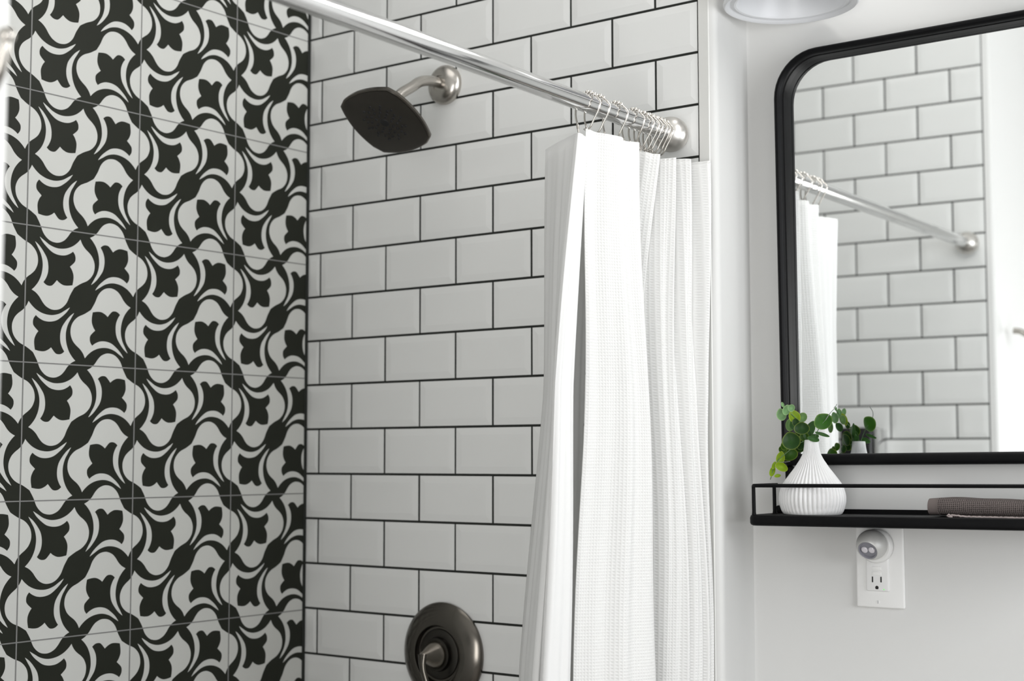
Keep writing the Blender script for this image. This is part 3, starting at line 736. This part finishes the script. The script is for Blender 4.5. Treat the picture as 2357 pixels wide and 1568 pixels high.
# night light plugged into the upper socket
nl = wall_empty('night_light', .2010, .0095, -.0990); tag(nl, 'round white plug-in night light with swivel head in the wall outlet', 'night light')
bm = bmesh.new(); lathe(bm, [(0, 0), (.0225, 0), (.0240, .0015), (.0245, .0060), (.0240, .0105), (.0220, .0125), (0, .0130)], 48)
obj('base_disc', bm, M['plastic'], nl, True, 40, axis_mat((0, 0, 0), (0, -1, 0)))
hn = V((-.03, -.91, -.50)).normalized()
hcn = V((.0005, -.0245, .0025))
bm = bmesh.new()
prof = [(.0217 * math.sin(math.radians(a)), .0217 * math.cos(math.radians(a))) for a in range(43, 181, 7)]
lathe(bm, [(.0130, .0150), (.0144, .0161)] + prof + [(0, -.0217)], 48)
obj('swivel_head', bm, M['satin'], nl, True, 50, axis_mat(hcn, hn))
bm = bmesh.new(); lathe(bm, [(0, .0132), (.0112, .0132), (.0120, .0156), (.0136, .0163), (.0141, .0150), (.0130, .0116), (0, .0116)], 40)
lr = obj('lens_rim', bm, M['lensrim'], nl, True, 40, axis_mat(hcn, hn))
ln = axis_mat(hcn, hn)
for s_ in (-1, 1):
    bm = bmesh.new(); sphere(bm, (.0053 * s_, 0, .0138), .0050, 20, 12, (1, 1, .45)); obj('led_lens', bm, M['lens'], lr, True, None, ln)

# ------------------------------------------------------------------ vanity light above the mirror
LU, LD, LZ = .1220, .1030, .6860
vt = wall_empty('vanity_light', LU, 0, LZ); tag(vt, 'wall light with round frosted white glass shade above the mirror', 'wall light')
bm = bmesh.new(); lathe(bm, [(0, .002), (.056, .002), (.058, .005), (.056, .012), (.040, .020), (0, .022)], 48); obj('backplate', bm, M['nickel'], vt, True, 40, axis_mat((0, 0, .17), (0, -1, 0)))
bm = bmesh.new(); tube(bm, cr([(0, -.018, .17), (0, -.06, .182), (0, -LD + .02, .195), (0, -LD, .180), (0, -LD, .150)], 6), .008, 16); obj('lamp_arm', bm, M['nickel'], vt, True, 50)
bm = bmesh.new(); lathe(bm, [(.0200, .150), (.0260, .146), (.0460, .120), (.0680, .075), (.0860, .030), (.0920, .0130), (.0965, .0085), (.0980, .0045), (.0968, .0010), (.0950, .0000), (.0900, .0020), (.0880, .0050), (.0850, .0052), (.0820, .0030), (.0790, .0040), (.0770, .0080), (.0740, .0200), (.0560, .0700), (.0340, .1100), (.0160, .1380), (.0, .1400)], 64)
obj('glass_shade', bm, M['glassshade'], vt, True, 40, Matrix.Translation((0, -LD, 0)))

# ------------------------------------------------------------------ robe hook on the partition's end
rh = empty('robe_hook', (XT, -1.2445, .3270)); tag(rh, 'polished nickel robe hook with ball tip on the white partition end', 'hook')
bm = bmesh.new(); lathe(bm, [(0, -.0008), (.0360, -.0008), (.0378, .0020), (.0370, .0060), (.0335, .0072), (.0320, .0095), (.0322, .0120), (.0285, .0160), (.0170, .0215), (.0110, .0240), (0, .0245)], 40)
obj('base_plate', bm, M['nickel'], rh, True, 30, axis_mat((0, 0, 0), (1, 0, 0)))
bm = bmesh.new(); pts = cr([(.020, 0, 0), (.036, 0, -.003), (.056, 0, -.016), (.073, 0, -.022), (.088, 0, -.010), (.096, 0, .006), (.0985, 0, .014)], 8)
tube(bm, pts, [.0075 - .0028 * i / len(pts) for i in range(len(pts))], 18); obj('hook_arm', bm, M['nickel'], rh, True, 50)
bm = bmesh.new(); sphere(bm, (.0990, 0, .0185), .0068, 20, 14); obj('ball_tip', bm, M['nickel'], rh, True)

# ------------------------------------------------------------------ black dispenser on the opposite tiled wall (seen in the mirror)
dp = empty('soap_dispenser', (.5150, LY + .0008, -.02)); tag(dp, 'black box dispenser with chrome side edge, seen in the mirror behind the plant', 'dispenser')
bm = bmesh.new(); box(bm, (0, .034, 0), (.076, .066, .250), .006, 3); obj('dispenser_body', bm, M['boxblack'], dp, True, 40)
bm = bmesh.new(); box(bm, (.0455, .030, 0), (.014, .054, .244), .003, 2); obj('chrome_edge', bm, M['chrome'], dp, True, 40)

# ------------------------------------------------------------------ lights
def area(name, loc, target, sx, sy, power, col=(1, 1, 1), spread=180):
    l = bpy.data.lights.new(name, 'AREA'); l.shape = 'RECTANGLE'; l.size = sx; l.size_y = sy; l.energy = power; l.color = col; l.spread = math.radians(spread)
    o = bpy.data.objects.new(name, l); COL.objects.link(o); o.location = loc
    o.rotation_euler = (V(target) - V(loc)).to_track_quat('-Z', 'Z').to_euler()
    return o
area('window_light', (XR - .02, (wy0 + wy1) / 2, (wz0 + wz1) / 2), (0, (wy0 + wy1) / 2, (wz0 + wz1) / 2), .95, 1.05, 19.5, (.97, .985, 1))
area('ceiling_fill', (.50, -.60, ZC - .015), (.50, -.60, ZF), .6, .7, 1.7, (1, .985, .96))  # added fill under the ceiling, no fixture there; lifts the alcove tiles
area('mirror_wall_fill', tuple(wp(.45, .20, .92)), (.75, -1.2, .15), .75, .14, 4.2, (1, .985, .96))  # extra fill added above the mirror for the opposite tiles and rod highlight
area('rear_fill', (1.7, YR + .02, -.1), (1.2, 0, 0.1), .85, 1.4, 30, (1, .99, .98))  # unseen fill added on the camera side, in front of the door
w = bpy.data.worlds.new('world'); SC.world = w; w.use_nodes = True
w.node_tree.nodes['Background'].inputs[0].default_value = (.9, .95, 1, 1); w.node_tree.nodes['Background'].inputs[1].default_value = 1.0

# ------------------------------------------------------------------ camera
cam = bpy.data.cameras.new('camera'); co = bpy.data.objects.new('camera', cam); COL.objects.link(co)
R_ = V((.7971304, .6038064, -.0009496)); U_ = V((.0483325, -.0622396, .9968903)); F_ = V((-.6018697, .7946974, .0787966))
co.matrix_world = Matrix(((R_.x, U_.x, -F_.x, 1.88993), (R_.y, U_.y, -F_.y, -1.88756), (R_.z, U_.z, -F_.z, .02797), (0, 0, 0, 1)))
cam.sensor_width = 36; cam.lens = 3411.84 / 2357 * 36; cam.clip_start = .05
cam.dof.use_dof = True; cam.dof.focus_distance = 2.08; cam.dof.aperture_fstop = 4.1
SC.camera = co
SC.view_settings.view_transform = 'Standard'; SC.view_settings.look = 'None'; SC.view_settings.exposure = .06
SC.cycles.max_bounces = 10; SC.cycles.diffuse_bounces = 6; SC.cycles.glossy_bounces = 6; SC.cycles.transparent_max_bounces = 8
SC.cycles.use_denoising = True
SC.cycles.sample_clamp_indirect = 8
